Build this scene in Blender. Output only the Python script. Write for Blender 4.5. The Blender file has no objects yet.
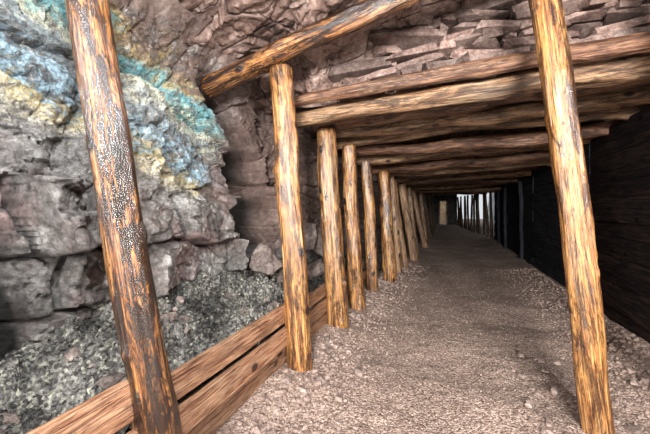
import bpy, bmesh, math, random
from mathutils import Vector, noise, Matrix
random.seed(7)
scene=bpy.context.scene
COL=scene.collection
try:
    scene.view_settings.view_transform='Standard'
    scene.view_settings.look='None'
except Exception: pass

# ---------------------------------------------------------------- node helpers
class NT:
    def __init__(s,name):
        s.m=bpy.data.materials.new(name); s.m.use_nodes=True
        s.t=s.m.node_tree; s.n=s.t.nodes; s.l=s.t.links
        s.b=s.n['Principled BSDF']
    def node(s,typ,**kw):
        n=s.n.new(typ)
        for k,v in kw.items(): setattr(n,k,v)
        return n
    def link(s,a,b): s.l.new(a,b)
    def coord(s):
        return s.node('ShaderNodeTexCoord').outputs['Object']
    def mapping(s,vec,scale=(1,1,1),loc=(0,0,0),rot=(0,0,0)):
        n=s.node('ShaderNodeMapping'); s.link(vec,n.inputs[0])
        n.inputs['Scale'].default_value=scale; n.inputs['Location'].default_value=loc
        n.inputs['Rotation'].default_value=rot
        return n.outputs[0]
    def noise(s,vec,scale,detail=6,rough=.6,dist=0.):
        n=s.node('ShaderNodeTexNoise'); s.link(vec,n.inputs['Vector'])
        n.inputs['Scale'].default_value=scale; n.inputs['Detail'].default_value=detail
        n.inputs['Roughness'].default_value=rough; n.inputs['Distortion'].default_value=dist
        return n.outputs[0]
    def voro(s,vec,scale,feature='F1',out='Distance',rnd=1.):
        n=s.node('ShaderNodeTexVoronoi',feature=feature); s.link(vec,n.inputs['Vector'])
        n.inputs['Scale'].default_value=scale; n.inputs['Randomness'].default_value=rnd
        return n.outputs[out]
    def warp(s,vec,scale,amt):
        n=s.node('ShaderNodeTexNoise'); s.link(vec,n.inputs['Vector']); n.inputs['Scale'].default_value=scale
        n.inputs['Detail'].default_value=4
        a=s.node('ShaderNodeVectorMath',operation='MULTIPLY_ADD')
        s.link(n.outputs[1],a.inputs[0]); a.inputs[1].default_value=(amt,amt,amt); s.link(vec,a.inputs[2])
        return a.outputs[0]
    def ramp(s,fac,stops,interp='LINEAR'):
        n=s.node('ShaderNodeValToRGB'); s.link(fac,n.inputs[0]); r=n.color_ramp
        r.interpolation=interp
        while len(r.elements)<len(stops): r.elements.new(.5)
        for e,(p,c) in zip(r.elements,stops):
            e.position=p; e.color=(c,c,c,1) if isinstance(c,(int,float)) else (*c,1)
        return n.outputs[0]
    def mix(s,f,a,b,mode='MIX'):
        n=s.node('ShaderNodeMix',data_type='RGBA',blend_type=mode)
        for i,v in ((0,f),(6,a),(7,b)):
            if hasattr(v,'is_linked') or hasattr(v,'links'): s.link(v,n.inputs[i])
            elif isinstance(v,(int,float)): n.inputs[i].default_value=v
            else: n.inputs[i].default_value=(*v,1)
        return n.outputs[2]
    def math(s,op,a,b=0.,clamp=False):
        n=s.node('ShaderNodeMath',operation=op,use_clamp=clamp)
        for i,v in ((0,a),(1,b)):
            if isinstance(v,(int,float)): n.inputs[i].default_value=v
            else: s.link(v,n.inputs[i])
        return n.outputs[0]
    def sep(s,vec):
        n=s.node('ShaderNodeSeparateXYZ'); s.link(vec,n.inputs[0]); return n.outputs
    def maprange(s,v,a,b,c=0.,d=1.):
        n=s.node('ShaderNodeMapRange'); s.link(v,n.inputs[0])
        for i,x in zip((1,2,3,4),(a,b,c,d)): n.inputs[i].default_value=x
        return n.outputs[0]
    def bump(s,h,strength=.5,dist=.02,prev=None,invert=False):
        n=s.node('ShaderNodeBump',invert=invert); s.link(h,n.inputs['Height'])
        n.inputs['Strength'].default_value=strength; n.inputs['Distance'].default_value=dist
        if prev is not None: s.link(prev,n.inputs['Normal'])
        return n.outputs[0]
    def out(s,col=None,rough=None,nrm=None):
        if col is not None: s.link(col,s.b.inputs['Base Color'])
        if rough is not None:
            if isinstance(rough,(int,float)): s.b.inputs['Roughness'].default_value=rough
            else: s.link(rough,s.b.inputs['Roughness'])
        if nrm is not None: s.link(nrm,s.b.inputs['Normal'])
        return s.m
    def rand_offset(s,v,k=50.):
        oi=s.node('ShaderNodeObjectInfo').outputs['Random']
        off=s.node('ShaderNodeCombineXYZ'); s.link(s.math('MULTIPLY',oi,k),off.inputs[0]); s.link(s.math('MULTIPLY',oi,k*2.3),off.inputs[2])
        add=s.node('ShaderNodeVectorMath',operation='ADD'); s.link(v,add.inputs[0]); s.link(off.outputs[0],add.inputs[1])
        return add.outputs[0],oi

def wood(name,dark,mid,light,rough=.35,patch=.5,spec=.5,grain=1.,grey=.0,pdark=.85,val=(.85,.35),big=.41):
    s=NT(name); v,oi=s.rand_offset(s.coord(),37.)
    g=s.noise(s.mapping(v,(1,1,.04)),64*grain,6,.74,.4)
    g2=s.noise(s.mapping(v,(1,1,.10)),17*grain,6,.78,.9)
    g3=s.noise(s.mapping(v,(1,1,.025)),130,3,.6)
    p=s.noise(s.mapping(v,(1,1,.16)),13.,8,.8,.8)
    p2=s.noise(s.mapping(v,(1,1,.30)),4.6,8,.78,.8)
    f=s.math('ADD',s.math('MULTIPLY',g,.5),s.math('MULTIPLY',g2,.5))
    c=s.ramp(f,[(.41,dark),(.465,mid),(.545,light),(.64,tuple(min(1,x*1.3) for x in light))])
    if grey: c=s.mix(s.ramp(p2,[(.5,0.),(.62,grey)]),c,s.ramp(f,[(.4,(.05,.038,.03)),(.6,(.36,.28,.2))]))
    c=s.mix(s.ramp(p,[(patch-.05,pdark),(patch+.04,0.)]),c,dark)
    c=s.mix(s.ramp(p2,[(big-.04,pdark),(big+.03,0.)]),c,tuple(x*.9 for x in dark))
    c=s.mix(s.ramp(g3,[(.38,.8),(.46,0.)]),c,dark)
    k=s.voro(s.warp(s.mapping(v,(1,1,.6)),6,.05),5.2)
    c=s.mix(s.ramp(k,[(.10,1.),(.18,0.)]),c,tuple(x*.5 for x in dark))
    hv=s.node('ShaderNodeHueSaturation'); s.link(c,hv.inputs['Color'])
    s.link(s.math('ADD',s.math('MULTIPLY',oi,val[1]),val[0]),hv.inputs['Value'])
    n1=s.bump(f,.8,.022); n1=s.bump(g3,.5,.008,n1)
    s.b.inputs['Specular IOR Level'].default_value=spec
    r=s.maprange(g2,.35,.65,rough+.12,rough-.1)
    return s.out(hv.outputs[0],r,n1)

M_post=wood('varnished_log',(.035,.014,.008),(.295,.108,.028),(.55,.29,.095),.2,.48,.9,1.,.35,.88,(.9,.3),.445)
M_post_d=wood('brown_varnished_log',(.014,.007,.005),(.15,.046,.012),(.40,.17,.045),.15,.51,1.,1.,.3,.93,(.85,.35),.47)
M_beam=wood('weathered_log',(.045,.022,.013),(.25,.12,.056),(.45,.28,.155),.4,.48,.5,1.,.6,.8,(.85,.35),.43)
M_beam_r=wood('old_red_brown_log',(.04,.017,.011),(.19,.078,.04),(.36,.195,.115),.45,.49,.5,1.,.4)
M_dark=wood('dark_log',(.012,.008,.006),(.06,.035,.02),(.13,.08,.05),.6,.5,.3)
M_plank=wood('pink_plank',(.10,.04,.024),(.41,.19,.10),(.59,.35,.215),.5,.425,.4,1.8,.35,.6,(.6,.65))
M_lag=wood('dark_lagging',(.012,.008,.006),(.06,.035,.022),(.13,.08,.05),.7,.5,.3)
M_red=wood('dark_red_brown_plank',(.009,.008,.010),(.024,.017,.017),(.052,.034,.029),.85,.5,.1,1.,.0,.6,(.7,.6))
M_haze=wood('haze_tinted_plank',(.016,.018,.024),(.028,.03,.039),(.048,.048,.058),.85,.5,.1,1.,.0,.3,(.85,.3))  # bluish haze put into the colour of the farther planks and posts

def cracks(s,v,c,sc,width,dark=.25,warp=.12):
    w=s.warp(v,sc*.8,warp)
    e=s.voro(w,sc,'DISTANCE_TO_EDGE')
    return s.mix(1.,c,s.ramp(e,[(.0,dark),(width,1.)]),'MULTIPLY'),e

def rockmat(name,cols,scale=1.,bumpd=.05,random_obj=False,crack=True,var=(.6,.7)):
    s=NT(name); v=s.coord()
    if random_obj: v,oi=s.rand_offset(v,50.)
    a=s.noise(v,2.2*scale,9,.7,.4); b=s.noise(v,18*scale,8,.78)
    f=s.math('ADD',s.math('MULTIPLY',a,.5),s.math('MULTIPLY',b,.5))
    c=s.ramp(f,[(.37,cols[0]),(.45,cols[1]),(.53,cols[2]),(.62,cols[3])])
    n=s.bump(s.noise(v,5*scale,9,.75,.3),.6,bumpd)
    n=s.bump(s.noise(v,40*scale,6,.8),.6,.012,n)
    if crack:
        c,e=cracks(s,s.mapping(v,(1,1.8,1)),c,1.3*scale,.012,.35,.04)
        n=s.bump(s.ramp(e,[(0,0.),(.03,1.)]),.8,.03,n)
    if random_obj:
        hv=s.node('ShaderNodeHueSaturation'); s.link(c,hv.inputs['Color'])
        s.link(s.math('ADD',s.math('MULTIPLY',oi,var[1]),var[0]),hv.inputs['Value']); c=hv.outputs[0]
    return s.out(c,.66,n)
M_ceil=rockmat('pinkish_ceiling_rock',[(.045,.027,.022),(.165,.098,.078),(.33,.22,.18),(.56,.44,.39)],1.2,.05)
M_rock=rockmat('rubble_rock',[(.05,.031,.026),(.15,.09,.075),(.27,.185,.158),(.42,.34,.30)],2.,.02,True,False,(.5,.85))
M_gstone=rockmat('loose_stone_rock',[(.1,.072,.06),(.27,.19,.165),(.41,.315,.275),(.57,.47,.42)],4.,.01,True,False,(.55,.6))
M_boulder=rockmat('grey_boulder_rock',[(.04,.03,.027),(.12,.092,.084),(.24,.19,.17),(.42,.36,.33)],1.8,.05,True,False)
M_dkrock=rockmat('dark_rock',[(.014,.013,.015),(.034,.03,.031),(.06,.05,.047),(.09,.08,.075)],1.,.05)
M_outer=rockmat('lit_outer_rock',[(.18,.2,.21),(.33,.35,.37),(.46,.49,.51),(.62,.66,.68)],1.,.05)
M_warm=rockmat('warm_outer_rock',[(.2,.1,.04),(.45,.27,.13),(.6,.43,.25),(.75,.65,.5)],1.5,.05)

def wallmat():
    s=NT('mineral_stained_wall_rock'); v=s.coord(); x,y,z=s.sep(v)
    a=s.noise(v,2.,10,.72,.5); b=s.noise(v,22,8,.8) 
    f=s.math('ADD',s.math('MULTIPLY',a,.5),s.math('MULTIPLY',b,.5))
    grey=s.ramp(f,[(.38,(.026,.023,.022)),(.45,(.115,.104,.098)),(.525,(.27,.25,.24)),(.61,(.64,.62,.60))])
    pk=s.noise(v,1.3,6,.65,.3)
    col=s.mix(s.ramp(pk,[(.46,0.),(.57,.85)]),grey,s.ramp(f,[(.38,(.04,.025,.025)),(.5,(.20,.13,.12)),(.62,(.46,.35,.33))]))
    wv=s.math('ADD',s.math('ADD',z,s.math('MULTIPLY',y,.28)),s.math('MULTIPLY',s.math('SUBTRACT',s.noise(s.mapping(v,(1,.8,1.4)),2.4,12,.84,.7),.5),1.25))
    w01=s.maprange(wv,1.9,3.3)
    seam=s.ramp(w01,[(.0,(.26,.25,.24)),(.10,(.64,.63,.61)),(.17,(.16,.15,.15)),(.24,(.76,.72,.58)),(.29,(.54,.41,.15)),(.34,(.30,.46,.56)),(.41,(.50,.70,.82)),(.46,(.2,.22,.23)),(.52,(.42,.49,.50)),(.57,(.86,.81,.60)),(.62,(.42,.64,.58)),(.68,(.15,.45,.51)),(.76,(.30,.62,.66)),(.81,(.60,.45,.18)),(.87,(.30,.21,.16)),(1.,(.22,.14,.11))])
    m=s.noise(s.mapping(v,(1,1,1.7)),6.,11,.88,.6)
    seam=s.mix(s.ramp(m,[(.45,.9),(.505,0.)]),seam,s.mix(.35,grey,(.11,.09,.08)))
    seam=s.mix(s.ramp(s.noise(v,12,7,.88,1.),[(.56,0.),(.61,.8)]),seam,(.88,.85,.78))
    seam=s.mix(s.ramp(s.noise(v,8,9,.88,.6),[(.405,.85),(.44,0.)]),seam,(.05,.05,.05))
    fine=s.ramp(s.noise(v,36,8,.88),[(.4,.35),(.5,.92),(.62,1.35)])
    seam=s.mix(1.,seam,fine,'MULTIPLY')
    mu=s.maprange(wv,1.95,2.12)
    my=s.maprange(s.math('ADD',y,s.math('MULTIPLY',s.math('SUBTRACT',a,.5),1.4)),2.95,2.55)
    zz=s.math('ADD',z,s.math('MULTIPLY',s.math('SUBTRACT',s.noise(v,1.8,8,.7),.5),1.0))
    br=s.ramp(f,[(.37,(.045,.029,.024)),(.5,(.21,.138,.115)),(.62,(.47,.36,.31))])
    col=s.mix(s.math('MULTIPLY',mu,my),col,seam)
    col=s.mix(s.maprange(zz,2.6,2.75),col,br)
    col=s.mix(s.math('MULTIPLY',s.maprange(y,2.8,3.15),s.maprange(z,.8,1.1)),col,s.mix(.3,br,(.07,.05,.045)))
    sp=s.voro(v,38,'F1','Color'); spv=s.node('ShaderNodeRGBToBW'); s.link(sp,spv.inputs[0])
    grit=s.ramp(spv.outputs[0],[(.2,(.05,.05,.05)),(.5,(.15,.15,.14)),(.8,(.36,.37,.34))])
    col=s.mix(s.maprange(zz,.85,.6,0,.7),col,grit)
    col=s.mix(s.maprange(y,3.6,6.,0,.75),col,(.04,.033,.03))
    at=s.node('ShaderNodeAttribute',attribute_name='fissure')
    col=s.mix(s.ramp(at.outputs['Fac'],[(.2,0.),(.5,.94)]),col,(.012,.010,.009))  # shade inside the fissures painted into the rock colour
    n=s.bump(s.noise(v,6,10,.78,.3),.6,.05); n=s.bump(s.noise(v,30,8,.88),.8,.018,n)
    r=s.ramp(b,[(.4,.32),(.6,.68)])
    return s.out(col,r,n)
M_wall=wallmat()

def gravmat(name,cols,sc=48):
    s=NT(name); v=s.coord()
    vc=s.voro(v,sc,'F1','Color'); bw=s.node('ShaderNodeRGBToBW'); s.link(vc,bw.inputs[0])
    vc2=s.voro(v,sc*2.1,'F1','Color'); bw2=s.node('ShaderNodeRGBToBW'); s.link(vc2,bw2.inputs[0])
    f=s.math('ADD',s.math('MULTIPLY',bw.outputs[0],.5),s.math('MULTIPLY',bw2.outputs[0],.5))
    c=s.ramp(f,[(.25,cols[0]),(.42,cols[1]),(.58,cols[2]),(.78,cols[3])])
    d=s.voro(v,sc); e=s.voro(v,sc*2.1)
    c=s.mix(1.,c,s.ramp(d,[(.45,1.),(.75,.6)]),'MULTIPLY')
    big=s.noise(v,1.1,8,.7); c=s.mix(1.,c,s.ramp(big,[(.36,.7),(.62,1.12)]),'MULTIPLY')
    n=s.bump(d,.6,.013,None,True); n=s.bump(e,.4,.006,n,True); n=s.bump(s.noise(v,6,6,.7),.5,.05,n)
    return s.out(c,.85,n)
M_floor=gravmat('gravel_floor',[(.13,.083,.063),(.31,.212,.17),(.46,.34,.285),(.68,.54,.47)],74)
M_stone=rockmat('loose_gravel_stone',[(.1,.07,.057),(.27,.19,.157),(.42,.315,.27),(.57,.465,.405)],6.,.01,False,False)
def gritmat():
    s=NT('grey_green_rubble'); v=s.coord()
    vc=s.voro(v,60,'F1','Color'); bw=s.node('ShaderNodeRGBToBW'); s.link(vc,bw.inputs[0])
    b=s.noise(v,40,8,.84)
    f=s.math('ADD',s.math('MULTIPLY',bw.outputs[0],.3),s.math('MULTIPLY',b,.7))
    c=s.ramp(f,[(.36,(.022,.02,.019)),(.44,(.085,.079,.074)),(.53,(.20,.19,.175)),(.60,(.31,.305,.265)),(.68,(.56,.57,.42))])
    big=s.noise(v,3.2,9,.8); c=s.mix(1.,c,s.ramp(big,[(.42,.2),(.5,.8),(.6,1.3)]),'MULTIPLY')
    n=s.bump(s.voro(v,60),.7,.01,None,True); n=s.bump(b,.7,.012,n)
    return s.out(c,.7,n)
M_grit=gritmat()

# ---------------------------------------------------------------- object helpers
def addobj(name,me,mat,label=None,cat=None,loc=(0,0,0),group=None,kind=None):
    o=bpy.data.objects.new(name,me); COL.objects.link(o); o.location=loc
    if mat and not me.materials: me.materials.append(mat)
    if label: o['label']=label
    if cat: o['category']=cat
    if group: o['group']=group
    if kind: o['kind']=kind
    return o
def smooth(me):
    me.polygons.foreach_set('use_smooth',[True]*len(me.polygons))

def log(name,p0,p1,r0,r1,mat,label,cat,seg=32,seed=0,rough=1.,bend=.012,group=None,step=.05):
    p0=Vector(p0);p1=Vector(p1);L=(p1-p0).length
    n=max(6,int(L/step)); vs=[];fs=[]
    rnd=random.Random(seed*13+5)
    knots=[(rnd.uniform(.1,L-.1),rnd.uniform(0,2*math.pi),rnd.uniform(.08,.22)) for _ in range(int(L*5))]
    checks=[(rnd.uniform(0,6.28),rnd.uniform(.1,L*.6),rnd.uniform(.5,1.4)) for _ in range(6)]
    ph=rnd.uniform(0,6.28); so=rnd.uniform(0,100)
    def ring(z,f):
        t=z/L; r=r0+(r1-r0)*t
        bx=bend*L*math.sin(t*math.pi)*math.cos(ph)+.02*rough*noise.noise(Vector((z*1.7,so,0)))
        by=bend*L*math.sin(t*math.pi)*math.sin(ph)+.02*rough*noise.noise(Vector((z*1.7,so,9)))
        for i in range(seg):
            a=2*math.pi*i/seg
            rr=1+.12*rough*noise.noise(Vector((math.cos(a)*1.3,math.sin(a)*1.3,z*1.6+so)))
            rr+=.065*rough*noise.noise(Vector((math.cos(a)*4,math.sin(a)*4,z*3+so)))
            for kz,ka,kr in knots:
                dz=z-kz
                if abs(dz)<.12:
                    da=(a-ka+math.pi)%(2*math.pi)-math.pi
                    rr+=kr*math.exp(-(dz/.035)**2-(da/.3)**2)
            for ca,cz,cl_ in checks:
                if cz<z<cz+cl_:
                    da=(a-ca-.2*math.sin(z)+math.pi)%(2*math.pi)-math.pi
                    rr-=.16*math.exp(-(da/.09)**2)*math.sin(math.pi*(z-cz)/cl_)
            vs.append((bx+r*rr*f*math.cos(a),by+r*rr*f*math.sin(a),z))
    zs=[(0,.9)]+[(.012,1)]+[(L*(k/n),1) for k in range(1,n)]+[(L-.012,1),(L,.9)]
    for z,f in zs: ring(z,f)
    m=len(zs)
    for k in range(m-1):
        for i in range(seg):
            j=(i+1)%seg
            fs.append((k*seg+i,k*seg+j,(k+1)*seg+j,(k+1)*seg+i))
    fs.append(tuple(range(seg-1,-1,-1))); fs.append(tuple((m-1)*seg+i for i in range(seg)))
    me=bpy.data.meshes.new(name); me.from_pydata(vs,[],fs); smooth(me)
    me.polygons[-1].use_smooth=False; me.polygons[-2].use_smooth=False
    o=addobj(name,me,mat,label,cat,p0,group)
    o.rotation_euler=(p1-p0).to_track_quat('Z','Y').to_euler()
    return o

def board(name,p0,p1,w,th,mat,label,cat,up=Vector((0,0,1)),seed=0,group=None,step=.08):
    p0=Vector(p0);p1=Vector(p1);L=(p1-p0).length;n=max(2,int(L/step))
    rnd=random.Random(seed); so=rnd.uniform(0,99)
    prof=[(-1,-.8),(-.97,-1),(-.5,-1),(0,-1),(.5,-1),(.97,-1),(1,-.8),(1,.8),(.97,1),(.5,1),(0,1),(-.5,1),(-.97,1),(-1,.8)]
    vs=[];fs=[];m=len(prof)
    for k in range(n+1):
        z=L*k/n
        e=1+.05*noise.noise(Vector((z*2.5,so,0))); e2=1+.05*noise.noise(Vector((z*2.5,so,7)))
        b=.01*noise.noise(Vector((z*1.1,so,3)))
        for (a,c) in prof:
            vs.append((a*w/2*(e if a>0 else e2),c*th/2+b+.005*noise.noise(Vector((a*2,z*3,so))),z))
    for k in range(n):
        for i in range(m):
            j=(i+1)%m; fs.append((k*m+i,k*m+j,(k+1)*m+j,(k+1)*m+i))
    fs.append(tuple(range(m-1,-1,-1)));fs.append(tuple(n*m+i for i in range(m)))
    me=bpy.data.meshes.new(name);me.from_pydata(vs,[],fs)
    o=addobj(name,me,mat,label,cat,p0,group)
    zc=(p1-p0).normalized(); xc=(up-zc*up.dot(zc)).normalized(); yc=zc.cross(xc)
    o.rotation_euler=Matrix((xc,yc,zc)).transposed().to_euler()
    return o

def hull(seed,npt=16,sq=(1,1,1),boxy=.5):
    rnd=random.Random(seed); bm=bmesh.new()
    if boxy>=.8:
        for sx in (-1,1):
            for sy in (-1,1):
                for sz in (-1,1):
                    bm.verts.new((sx*sq[0]*rnd.uniform(.6,1),sy*sq[1]*rnd.uniform(.72,1),sz*sq[2]*rnd.uniform(.5,1)))
                    if rnd.random()<.6:
                        bm.verts.new((sx*sq[0]*rnd.uniform(.3,1.05),sy*sq[1]*rnd.uniform(.6,1.02),sz*sq[2]*rnd.uniform(.2,1)))
    else:
        for i in range(npt):
            v=Vector((rnd.gauss(0,1),rnd.gauss(0,1),rnd.gauss(0,1))).normalized()
            mx=max(abs(c) for c in v); v=v.lerp(v/mx*.8,boxy)*rnd.uniform(.8,1.)
            bm.verts.new((v.x*sq[0],v.y*sq[1],v.z*sq[2]))
    r=bmesh.ops.convex_hull(bm,input=bm.verts)
    bmesh.ops.delete(bm,geom=list({g for g in r['geom_interior']+r['geom_unused'] if isinstance(g,bmesh.types.BMVert)}),context='VERTS')
    bmesh.ops.recalc_face_normals(bm,faces=bm.faces)
    return bm
def rock(name,loc,size,mat,label,cat,seed,rot=None,group=None,boxy=.6,rough=0.,sub=1):
    bm=hull(seed,13,(size[0]/2,size[1]/2,size[2]/2),boxy)
    ms=min(size)
    bmesh.ops.bevel(bm,geom=bm.edges[:],offset=ms*.035,segments=1,affect='EDGES',profile=.5)
    if rough:
        for q in range(sub):
            bmesh.ops.triangulate(bm,faces=bm.faces)
            bmesh.ops.subdivide_edges(bm,edges=[e for e in bm.edges if e.calc_length()>ms*.3/(q+1)],cuts=2 if q==0 else 1,use_grid_fill=True)
        for v in bm.verts:
            v.co+=v.co.normalized()*rough*ms*noise.fractal(v.co*(3/ms)+Vector((seed,0,0)),1.,2.,3)
    me=bpy.data.meshes.new(name);bm.to_mesh(me);bm.free()
    o=addobj(name,me,mat,label,cat,loc,group)
    o.rotation_euler=rot if rot else (random.uniform(-.2,.2),random.uniform(-.2,.2),random.uniform(0,6.28))
    return o
SH=[]
for i in range(10):
    bm=hull(100+i,11,(1,.85,.7),.3); bm.verts.index_update()
    SH.append(([v.co.copy() for v in bm.verts],[tuple(v.index for v in f.verts) for f in bm.faces])); bm.free()
def stones_data(pts):
    vs=[];fs=[]
    for (p,s) in pts:
        V,F=random.choice(SH); o=len(vs)
        R=Matrix.Rotation(random.uniform(0,6.28),3,'Z')@Matrix.Rotation(random.uniform(-.6,.6),3,'X')
        for v in V: vs.append(tuple(Vector(p)+R@v*s))
        for f in F: fs.append(tuple(i+o for i in f))
    return vs,fs

def vor(p):
    d,pts=noise.voronoi(p)
    return d[1]-d[0],pts[0]
def facet(u,v,w,su,sv,amp,tilt,crack,cw=.08):
    p=Vector((u*su,v*sv,w)); e,c=vor(p)
    rv=noise.cell_vector(c*7.31)
    d=p-c
    return amp*(rv.z-.5)*1.6+amp*tilt*((rv.x-.5)*d.x+(rv.y-.5)*d.y)*2-crack*math.exp(-(e/cw)**2)
def cl(x): return max(0.,min(1.,x))
def plerp(pts,z):
    if z<=pts[0][0]: return pts[0][1]
    for (a,va),(b,vb) in zip(pts,pts[1:]):
        if z<=b: return va+(vb-va)*(z-a)/(b-a)
    return pts[-1][1]
# ---------------------------------------------------------------- LEFT WALL
def left_edge(t):
    return -1.15+cl((t-4)/14)*.6
JT=[.62,1.12,1.52,2.24,2.98]
JT2=[.85,1.35,1.95,2.55,2.98]
FT=[(.8,3.50),(1.05,3.44),(1.45,3.33),(1.9,3.14),(2.18,2.94),(2.46,2.70),(2.9,2.5)]
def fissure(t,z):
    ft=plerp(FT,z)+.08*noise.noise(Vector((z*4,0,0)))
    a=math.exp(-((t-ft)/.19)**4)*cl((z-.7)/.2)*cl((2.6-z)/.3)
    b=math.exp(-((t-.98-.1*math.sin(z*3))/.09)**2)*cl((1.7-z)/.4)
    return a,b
def wall_x(t,z):
    if t<3.4: bx=-2.0
    else: bx=-2.0+min(1,(t-3.4)/2.0)*.42
    if t>5.4: bx=left_edge(t)-.35
    wt=.05*noise.noise(Vector((t*2.2,z*2.2,0))); wz=.05*noise.noise(Vector((t*2.2,z*2.2,5)))
    bench=cl((1.47-z)/.05)*cl((3.0-t)/.05)
    q=1-.65*bench
    x=bx+.05*noise.fractal(Vector((t*.9,z*.9,1.7)),1.,2.,2)
    x+=q*facet(t+wt,z+wz+.2*t,.5,.8,1.3,.13,1.3,.06,.02)
    x+=q*facet(t+wt,z+wz+.25*t,3.3,2.2,3.2,.05,1.5,.025,.03)
    x+=facet(t+wt,z+.2*t,8.1,6,10,.02,1.4,.01,.03)
    x+=facet(t,z,1.1,18,28,.008,1.,.0)
    if t<3.2:
        zj=z+.05*noise.noise(Vector((t*2.5,z,2)))+.015*noise.noise(Vector((t*9,z*3,2)))
        zt=1.50+.06*math.sin(t*2.1); zb=1.10-.05*(t-2); zc=.76-.05*(t-2)
        k=cl((zt-zj)/.02)*cl((3.0-t)/.04)
        if k>0:
            row=1 if zj>zb else (2 if zj>zc else 3)
            J=JT if row==1 else JT2
            tj=t+.05*noise.noise(Vector((z*5,t,1)))+(.2 if row==1 else -.25)*(z-1.2)
            n=0
            while n<len(J) and tj>J[n]: n+=1
            h=noise.cell(Vector((n*3.7,row*5.3,0)))
            lo=J[n-1] if n else 0.
            if row<3:
                zm=(zt+zb)/2 if row==1 else (zb+zc)/2
                x+=k*((.12 if row==1 else .07)+.10*h+.22*(zj-zm)*(h-.3)+.22*(tj-lo-.35)*(noise.cell(Vector((n,row,3.3)))-.5))
                for j in J: x-=.2*k*math.exp(-((tj-j)/.022)**2)
            x-=.14*k*math.exp(-((zj-zb)/.016)**2)+.14*k*math.exp(-((zj-zc)/.016)**2)
    a,b=fissure(t,z)
    x-=.8*a+.3*b
    x+=.012*noise.fractal(Vector((t*10,z*12,4.)),1.,2.,4)
    if z>2.35: x+=(z-2.35)**1.5*.75
    return x
def gridmesh(name,us,vs_,fn):
    V=[];F=[];m=len(vs_)
    for u in us:
        for v in vs_: V.append(fn(u,v))
    for i in range(len(us)-1):
        for j in range(m-1):
            F.append((i*m+j,(i+1)*m+j,(i+1)*m+j+1,i*m+j+1))
    me=bpy.data.meshes.new(name);me.from_pydata(V,[],F);smooth(me);return me
ts=[-1.5+.06*i for i in range(34)]+[.52+.011*i for i in range(387)]+[4.8+.1*i for i in range(1,215)]
zs=[-.1+.0135*i for i in range(247)]
me=gridmesh('wall_left',ts,zs,lambda t,z:(wall_x(t,z),t,z))
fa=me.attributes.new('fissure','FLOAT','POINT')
fa.data.foreach_set('value',[max(*fissure(t,z)) for t in ts for z in zs])  # mask for the shade painted inside the fissures
me.flip_normals()
me.set_sharp_from_angle(angle=math.radians(40))
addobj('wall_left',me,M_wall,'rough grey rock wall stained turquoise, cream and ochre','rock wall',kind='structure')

# ---------------------------------------------------------------- CEILING (rock)
def ceil_z(x,y):
    z=2.80+(x+2)*.24
    z+=.04*noise.fractal(Vector((x*1.1,y*1.1,7.7)),1.,2.,2)
    w=.06*noise.noise(Vector((x*2,y*2,3)))
    z+=facet(x+w,y+w+.3*x,2.5,.95,1.8,.10,1.3,-.03,.02)
    z+=facet(x+w*.5,y-w*.5+.3*x,6.,2.6,4.5,.035,1.3,-.01,.03)
    z+=facet(x,y,9.,9,15,.012,1.3,0)
    z+=.008*noise.fractal(Vector((x*9,y*9,0)),1.,2.,3)
    return z
def ceil_fn(x,v):
    if v<=3.15:
        k=max(0,(v-2.7)/.45); return (x,v,ceil_z(x,v)-k*k*.1*(1 if x<-.2 else .2))
    top=ceil_z(x,3.15)-.1*(1 if x<-.2 else .2); bot=2.49
    if v<=4.0:
        k=(v-3.15)/.85
        left=cl((-.4-x)/.6); kk=min(1,k*5)
        yy=3.15+.35*k*left+(1-left)*(.42*kk)+kk*(.04*noise.fractal(Vector((x*2,k*2,5)),1.,2.,4)+facet(x,k,4.4,1.6,1.6,.09,1.2,0)+facet(x,k,4.4,5,4,.04,1.2,0))
        return (x,yy,top+(bot-top)*k)
    return (x,3.5+(v-4.0)*1,2.50)
xs=[-2.5+.018*i for i in range(290)]
vv=[-1.5+.08*i for i in range(38)]+[1.54+.016*i for i in range(101)]+[3.155+.02*i for i in range(43)]
me=gridmesh('ceiling',xs,vv,ceil_fn)
me.set_sharp_from_angle(angle=math.radians(40))
addobj('ceiling',me,M_ceil,'pinkish brown rough rock roof of the mine','rock ceiling',kind='structure')

def capz(t,x=-1.3):
    pts=[(3.1,2.44),(3.75,2.34),(4.45,2.27),(5.5,2.18),(6.3,2.1),(7.5,2.05),(8.6,2.01),(10.5,1.98),(30,1.95)]
    return plerp(pts,t)+.045*(x+1.3)*plerp([(3.1,1),(6,.9),(14,.3)],t)
me=gridmesh('ceiling_inner',[-2.4+.3*i for i in range(16)],[3.4+.4*i for i in range(58)],
            lambda x,t:(x,t,capz(t,x)+.3+.04*noise.noise(Vector((x*2,t*2,0)))))
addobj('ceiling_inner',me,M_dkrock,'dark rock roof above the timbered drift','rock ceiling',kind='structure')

# ---------------------------------------------------------------- RIGHT WALL
me=gridmesh('wall_right',[-1.5+.1*i for i in range(168)],[-.1+.1*i for i in range(38)],
            lambda t,z:(2.2+.12*noise.fractal(Vector((t,z,2)),1.,2.,4)+max(0,(3.2-t))*.05,t,z))
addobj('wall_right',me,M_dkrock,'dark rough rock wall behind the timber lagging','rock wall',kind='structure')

# ---------------------------------------------------------------- FLOOR
def floor_z(x,y):
    z=.03*noise.fractal(Vector((x*1.4,y*1.4,0)),1.,2.,4)
    le=left_edge(y)
    z+=.05*cl((le+.35-x)/.4)+.08*cl((x-1.1)/.6)
    if y<7: z+=.005*noise.noise(Vector((x*25,y*25,0)))+.005*noise.noise(Vector((x*50,y*50,3)))
    return z
me=gridmesh('floor',[-2.4+.03*i for i in range(215)],[-1.5+.1*i for i in range(25)]+[1.0+.025*i for i in range(180)]+[5.5+.15*i for i in range(200)],lambda x,y:(x,y,floor_z(x,y)))
addobj('floor',me,M_floor,'pinkish brown crushed gravel floor','gravel floor',kind='structure')

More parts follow.
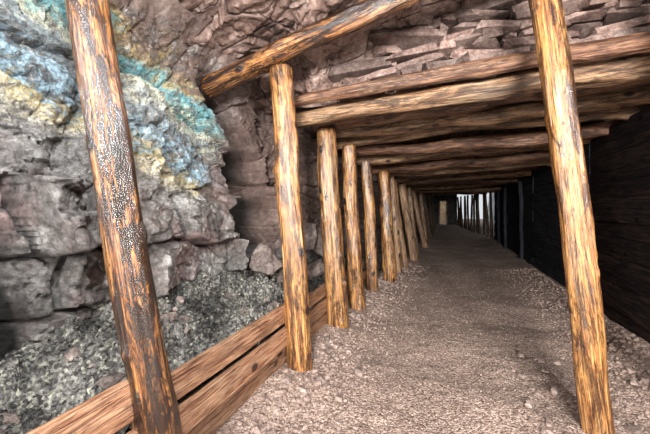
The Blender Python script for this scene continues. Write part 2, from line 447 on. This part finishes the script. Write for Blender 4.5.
# ---------------------------------------------------------------- gravel scatter
POSTXY=[(-1.12,1.2),(-1.15,2.66),(.89,2.56),(-1.13,3.72),(-1.08,4.4),(1.5,2.3),(-1.12,5.5),(-.96,6.3),(-.9,7.1),(-.83,7.8),(-.72,8.8)]
pts=[]
for i in range(20000):
    y=1.2+random.random()**1.6*7
    x=random.uniform(-1.2,1.75)
    e=max(0,(left_edge(y)+.75-x)/.6,(x-1.0)/.6)
    if random.random()>.2+min(1,e)*.75: continue
    s=random.choice([.005,.006,.008,.011])*(1+min(1,e)*random.random()*2.6)
    if any(abs(x-a)<.14 and abs(y-b)<.14 for a,b in POSTXY): continue
    pts.append(((x,y,floor_z(x,y)+s*.25),s))
V,F=stones_data(pts); me=bpy.data.meshes.new('gravel');me.from_pydata(V,[],F)
addobj('gravel',me,M_stone,'loose crushed gravel scattered along the floor edges','gravel',kind='stuff')
for i in range(170):
    y=1.5+random.random()**1.3*4.5
    if random.random()<.6: x=left_edge(y)+random.uniform(-.0,.5)
    else: x=random.uniform(.5,1.6); y=min(y,random.uniform(2.1,3.8))
    s=random.uniform(.03,.09)
    if any(math.hypot(x-a,y-b)<.14+s for a,b in POSTXY): continue
    rock('stone',(x,y,floor_z(x,y)+s*.22),(s*1.3,s,s*.7),M_gstone,'small angular pinkish grey stone lying on the gravel','stone',900+i,group='loose stones on the gravel floor')

# ---------------------------------------------------------------- rubble slope behind boards
def slope_z(x,t):
    d=(-1.3-x)
    z=.44+d*.50-.05*max(0,t-2)-.26*cl((1.4-t)/.4)*cl(d/.25)+.10*noise.fractal(Vector((x*3,t*2.5,1)),1.,2.,4)
    z+=facet(x,t,2.2,6,6,.06,1.2,0)+facet(x,t,5.2,24,24,.018,1.2,0)
    z+=.02*noise.fractal(Vector((x*22,t*22,4)),1.,2.,4)
    return z
me=gridmesh('rubble_slope',[-2.05+.0115*i for i in range(66)],[.0+.0125*i for i in range(380)],lambda x,t:(x,t,slope_z(x,t)))
gp=[]
for i in range(11000):
    x=random.uniform(-2.0,-1.34);t=random.uniform(.3,4.6); s=.004+.028*random.random()**4.5
    gp.append(((x,t,slope_z(x,t)+s*.1),s))
V,F=stones_data(gp)
bm=bmesh.new();bm.from_mesh(me)
tmp=bpy.data.meshes.new('tmp');tmp.from_pydata(V,[],F);bm.from_mesh(tmp);bm.to_mesh(me);bm.free()
addobj('rubble_slope',me,M_grit,'grey green heap of fine broken rock behind the boards','rubble',kind='stuff')
for i in range(34):
    t=random.uniform(.8,4.2); x=random.uniform(-1.85,-1.42); s=random.uniform(.045,.13)
    rock('stone',(x,t,slope_z(x,t)+s*.08),(s*1.3,s,s*.75),M_boulder,'grey angular stone resting on the rubble heap','stone',300+i,group='stones on the rubble heap',rough=.08)
for i,(x,y,z,sx,sy,sz,rz) in enumerate([(-1.68,3.02,.86,.38,.46,.38,.5),(-1.58,3.32,.66,.34,.42,.32,.9),(-1.62,3.98,1.0,.36,.4,.46,.2),(-1.55,3.95,.62,.36,.44,.34,1.2),(-1.58,4.35,.9,.4,.5,.6,.1)]):
    rock('boulder',(x,y,z),(sx,sy,sz),M_boulder,'blocky grey brown boulder wedged against the rock wall','boulder',40+i,rot=(.15,-.15,rz),boxy=.7,rough=.08,sub=2,group='boulders by the rock wall')

# ---------------------------------------------------------------- rubble packing above first beams
def rowmin(z): return -1.0+max(0,(z-2.74))*2.2
z=2.5;ri=0
while z<3.6:
    h=random.uniform(.05,.095); x=rowmin(z)+random.uniform(-.1,.1)
    while x<2.0:
        w=random.choice([random.uniform(.1,.2),random.uniform(.26,.58)])
        hh=h*random.uniform(1.1,1.7)
        rock('packing_rock',(x+w/2,3.42+random.uniform(-.1,.04)+.04*(z-2.5),z+h/2+random.uniform(-.015,.015)),(w*1.25,.32,hh),M_rock,'flat angular reddish brown rock stacked above the log beams','rock',2000+ri,rot=(random.uniform(-.2,.2),random.uniform(-.2,.1),random.uniform(-.3,.3)),group='rubble packing above the beams',boxy=random.choice([.6,.9,.9]),rough=.12)
        x+=w*1.03; ri+=1
    z+=h*1.03

# ---------------------------------------------------------------- POSTS
LP=[((-1.14,1.21,-.03),(-1.51,1.02,2.72),.084,.076,M_post_d,'dark brown varnished log post leaning toward the rock wall'),
 ((-1.15,2.66,-.02),(-1.34,2.66,2.58),.106,.094,M_post,'orange varnished log post carrying the tilted cap beam'),
 ((-1.13,3.72,-.02),(-1.30,3.72,2.27),.12,.11,M_post,'stout knotty golden log post'),
 ((-1.08,4.4,-.02),(-1.22,4.45,2.2),.1,.09,M_post,'golden log post with peeling dark bark'),
 ((-1.12,5.5,-.02),(-1.22,5.5,2.12),.095,.085,M_post,None),
 ((-.96,6.3,-.02),(-1.07,6.3,2.02),.12,.11,M_post,None),
 ((-.90,7.1,-.02),(-1.06,7.1,1.99),.08,.075,M_beam,None),
 ((-.84,7.8,-.02),(-1.12,7.8,1.97),.09,.085,M_beam,None),
 ((-.72,8.8,-.02),(-1.03,8.8,1.93),.1,.09,M_beam,None),
 ((-.80,10.2,-.02),(-1.0,10.2,1.91),.1,.09,M_beam,None),
 ((-.60,11.6,-.02),(-1.0,11.6,1.89),.09,.08,M_beam,None),
 ((-.66,13.2,-.02),(-.86,13.2,1.87),.1,.09,M_beam,None),
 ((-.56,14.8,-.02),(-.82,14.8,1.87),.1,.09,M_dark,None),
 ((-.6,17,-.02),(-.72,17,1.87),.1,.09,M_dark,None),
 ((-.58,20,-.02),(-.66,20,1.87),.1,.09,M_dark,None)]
for i,(a,b,r0,r1,m,lab) in enumerate(LP):
    log('timber_post',a,b,r0,r1,m,lab or 'round log post in the row beside the gravel path','wooden post',seed=i,seg=48 if i<5 else 20,step=.025 if i<5 else .1,group=None if i<2 else 'posts along the rock wall',bend=.008)
log('timber_post',(.89,2.56,-.02),(.57,2.57,3.09),.087,.085,M_post,'golden varnished log post standing alone on the gravel','wooden post',seed=77,seg=48,step=.025,bend=.006)
log('timber_post',(1.50,2.30,-.02),(1.34,2.30,3.3),.08,.08,M_post,'pale varnished log post against the side of the drift','wooden post',seed=78,seg=32,bend=.004)
for i,t in enumerate([9.5,11.8,13.2]):
    log('timber_post',(1.76,t,-.02),(1.74,t,capz(t,1.7)-.1),.045,.045,M_haze,'dark haze-tinted log post against plank lagging','wooden post',seed=100+i,seg=20,step=.1,group='posts along the plank wall')

# ---------------------------------------------------------------- BEAMS
log('cap_beam',(-2.06,2.61,2.47),(1.3,2.61,3.40),.09,.088,M_post_d,'reddish brown varnished log beam slanting upward over the posts','wooden beam',seed=50,seg=40,step=.03,bend=.004)
BM=[((-1.5,3.14,2.42),(2.05,3.10,2.60),.055,.075,M_beam_r,'slim weathered log beam below the packed rocks'),
 ((-1.5,3.34,2.30),(2.1,3.30,2.47),.08,.11,M_beam,'thick weathered brown log roof beam')]
for i,(a,b,r0,r1,m,lab) in enumerate(BM):
    log('roof_beam',a,b,r0,r1,m,lab,'wooden beam',seed=60+i,seg=36,step=.04,bend=.008,rough=1.3,group='roof beams of the drift')
R2=random.Random(3)
for i,t in enumerate([3.75,4.15,4.5,5.0,5.5,6.0,6.4,6.95,7.5,8.1,8.8,9.5,10.3,11.8,13.2,14.8,17,20]):
    z=capz(t)
    x0=left_edge(t)-.28
    log('roof_beam',(x0,t+R2.uniform(-.05,.05),z+R2.uniform(-.05,.01)),(2.1,t+R2.uniform(-.18,.1),capz(t,2.1)+R2.uniform(-.03,.10)),R2.uniform(.055,.085),R2.uniform(.07,.105),M_beam if i%3 else M_beam_r,'weathered log roof beam spanning the drift','wooden beam',seed=200+i,seg=28,step=.06,bend=.016,rough=1.7,group='roof beams of the drift')

def lagging(x,w,seed):
    vs=[];fs=[];T=[3.5+.35*i for i in range(58)]
    for t in T:
        z=capz(t,x)+.2; xx=x+.02*noise.noise(Vector((t,seed,0)))
        for a,c in ((-1,-1),(1,-1),(1,1),(-1,1)):
            vs.append((xx+a*w/2,t,z+c*.018+.008*noise.noise(Vector((t*2,seed,a)))))
    for k in range(len(T)-1):
        for i in range(4):
            j=(i+1)%4; fs.append((k*4+i,(k+1)*4+i,(k+1)*4+j,k*4+j))
    fs.append((0,1,2,3));e=len(vs);fs.append((e-1,e-2,e-3,e-4))
    me=bpy.data.meshes.new('lagging_board');me.from_pydata(vs,[],fs)
    me.transform(Matrix.Rotation(math.pi/2,4,'X'))
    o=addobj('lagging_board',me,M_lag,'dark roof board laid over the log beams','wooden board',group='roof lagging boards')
    o.rotation_euler=(-math.pi/2,0,0)
x=-1.3
while x<1.5:
    w=random.uniform(.17,.27); lagging(x+w/2,w-.03,int(x*100)+500); x+=w

# ---------------------------------------------------------------- RETAINING BOARDS
segs=[(.15,1.24,.205,-1.268,.055),(1.16,2.72,.176,-1.295,.045),(2.74,3.80,.16,-1.30,.03),(3.82,5.6,.155,-1.30,.02)]
bi=0
for (a,b,h,x,z0) in segs:
    for r in range(3):
        xo=(.0,.028,-.006)[r]+random.uniform(-.006,.006)
        board('retaining_board',(x+xo,a+random.uniform(-.03,.03),z0+h*(r+.5)+random.uniform(-.004,.004)),(x+xo+random.uniform(-.01,.01),b+random.uniform(-.02,.02),z0+h*(r+.5)+random.uniform(-.010,.004)),h-.032,.042,M_plank,'reddish pine board holding back the rubble behind the posts','wooden board',seed=700+bi,group='retaining boards along the path')
        bi+=1

# ---------------------------------------------------------------- RIGHT LAGGING
bi=0
for a,b in [(3.3,5.5),(5.5,8.6),(8.6,11.8),(11.8,14.9)]:
    z=.02
    while z<2.3:
        h=random.uniform(.13,.24)
        board('side_board',(1.84+random.uniform(-.012,.012),a,z+h/2),(1.84+random.uniform(-.012,.012),b-.02,z+h/2),h-.004,.05,M_red if a<5 else M_haze,'dark reddish brown plank lagging on the side of the drift' if a<5 else 'dark plank lagging on the side of the drift, tinted blue grey as haze','wooden board',seed=800+bi,step=.3,group='side lagging planks')
        z+=h;bi+=1
for i in range(15):
    t=15.1+i*.76; x=1.75-(t-15)*.095
    log('slat_pole',(x+random.uniform(-.03,.03),t,-.02),(x+random.uniform(-.12,.04),t+random.uniform(-.3,.3),1.93),.06,.05,M_dark,'thin upright pole with daylight showing through the gaps','wooden pole',seed=400+i,seg=10,step=.4,group='slatted pole fence')
def box(bm,x0,x1,y0,y1,z0,z1):
    r=bmesh.ops.create_cube(bm,size=1)
    bmesh.ops.scale(bm,vec=(x1-x0,y1-y0,z1-z0),verts=r['verts']);bmesh.ops.translate(bm,vec=((x0+x1)/2,(y0+y1)/2,(z0+z1)/2),verts=r['verts'])
bm=bmesh.new()
box(bm,-1.5,-.42,26,26.2,-.1,2.4);box(bm,.14,.8,26,26.2,-.1,2.4);box(bm,-.42,.14,26,26.2,1.75,2.4)
me=bpy.data.meshes.new('wall_far');bm.to_mesh(me);bm.free()
addobj('wall_far',me,M_dkrock,'dark end wall with a small daylight opening','rock wall',kind='structure')
bm=bmesh.new();box(bm,-.42,-.34,25.85,26,0,1.75);box(bm,.06,.14,25.85,26,0,1.75);box(bm,-.42,.14,25.85,26,1.65,1.75)
me=bpy.data.meshes.new('door_frame');bm.to_mesh(me);bm.free()
addobj('door_frame',me,M_beam,'squared timber frame around the bright opening','door frame')
me=gridmesh('wall_outer',[14.5+.25*i for i in range(70)],[-.1+.25*i for i in range(17)],lambda t,z:(3.2+.2*noise.noise(Vector((t,z,0)))+z*.1,t,z))
addobj('wall_outer',me,M_outer,'pale rock face of the open cutting outside','rock wall',kind='structure')
me=gridmesh('wall_outer_end',[-2+.25*i for i in range(12)],[-.1+.25*i for i in range(10)],lambda x,z:(x,28.5+.2*noise.noise(Vector((x,z,0))),z))
addobj('wall_outer_end',me,M_warm,'warm brown rock face beyond the end opening','rock wall',kind='structure')

# ---------------------------------------------------------------- LIGHT
w=bpy.data.worlds.new('w');scene.world=w;w.use_nodes=True
w.node_tree.nodes['Background'].inputs[0].default_value=(.92,.96,1,1)
w.node_tree.nodes['Background'].inputs[1].default_value=.8
def area(loc,target,size,power,col=(1,1,1)):  # area lights added near the camera to brighten rock and timber
    l=bpy.data.lights.new('fill_light','AREA');l.energy=power;l.size=size;l.color=col
    o=bpy.data.objects.new('fill_light',l);COL.objects.link(o);o.location=loc
    o.rotation_euler=(Vector(target)-Vector(loc)).to_track_quat('-Z','Y').to_euler()
    return o
area((1.3,-.5,2.7),(-1.0,3.0,.9),.35,145,(1,.98,.95))
area((-.4,.0,2.5),(-2,2.0,1.5),.2,76,(.94,.975,1))
area((.3,.4,.6),(.1,4.2,2.6),.4,18,(1,.95,.9))
l=bpy.data.lights.new('tunnel_fill_spot','SPOT');l.energy=5200;l.spot_size=math.radians(40);l.spot_blend=.5;l.shadow_soft_size=.8;l.color=(1,.95,.89)  # spot added behind the camera to brighten the tunnel
o=bpy.data.objects.new('tunnel_fill_spot',l);COL.objects.link(o);o.location=(.9,-5,2.5)
o.rotation_euler=(Vector((-.5,9,.4))-o.location).to_track_quat('-Z','Y').to_euler()

# ---------------------------------------------------------------- CAMERA
cam=bpy.data.cameras.new('camera');cam.lens=19.0;cam.sensor_width=36;cam.shift_y=-.0185;cam.clip_start=.02
co=bpy.data.objects.new('camera',cam);COL.objects.link(co)
co.location=(0,0,1.4);co.rotation_euler=(math.radians(90),0,math.radians(19.3))
scene.camera=co
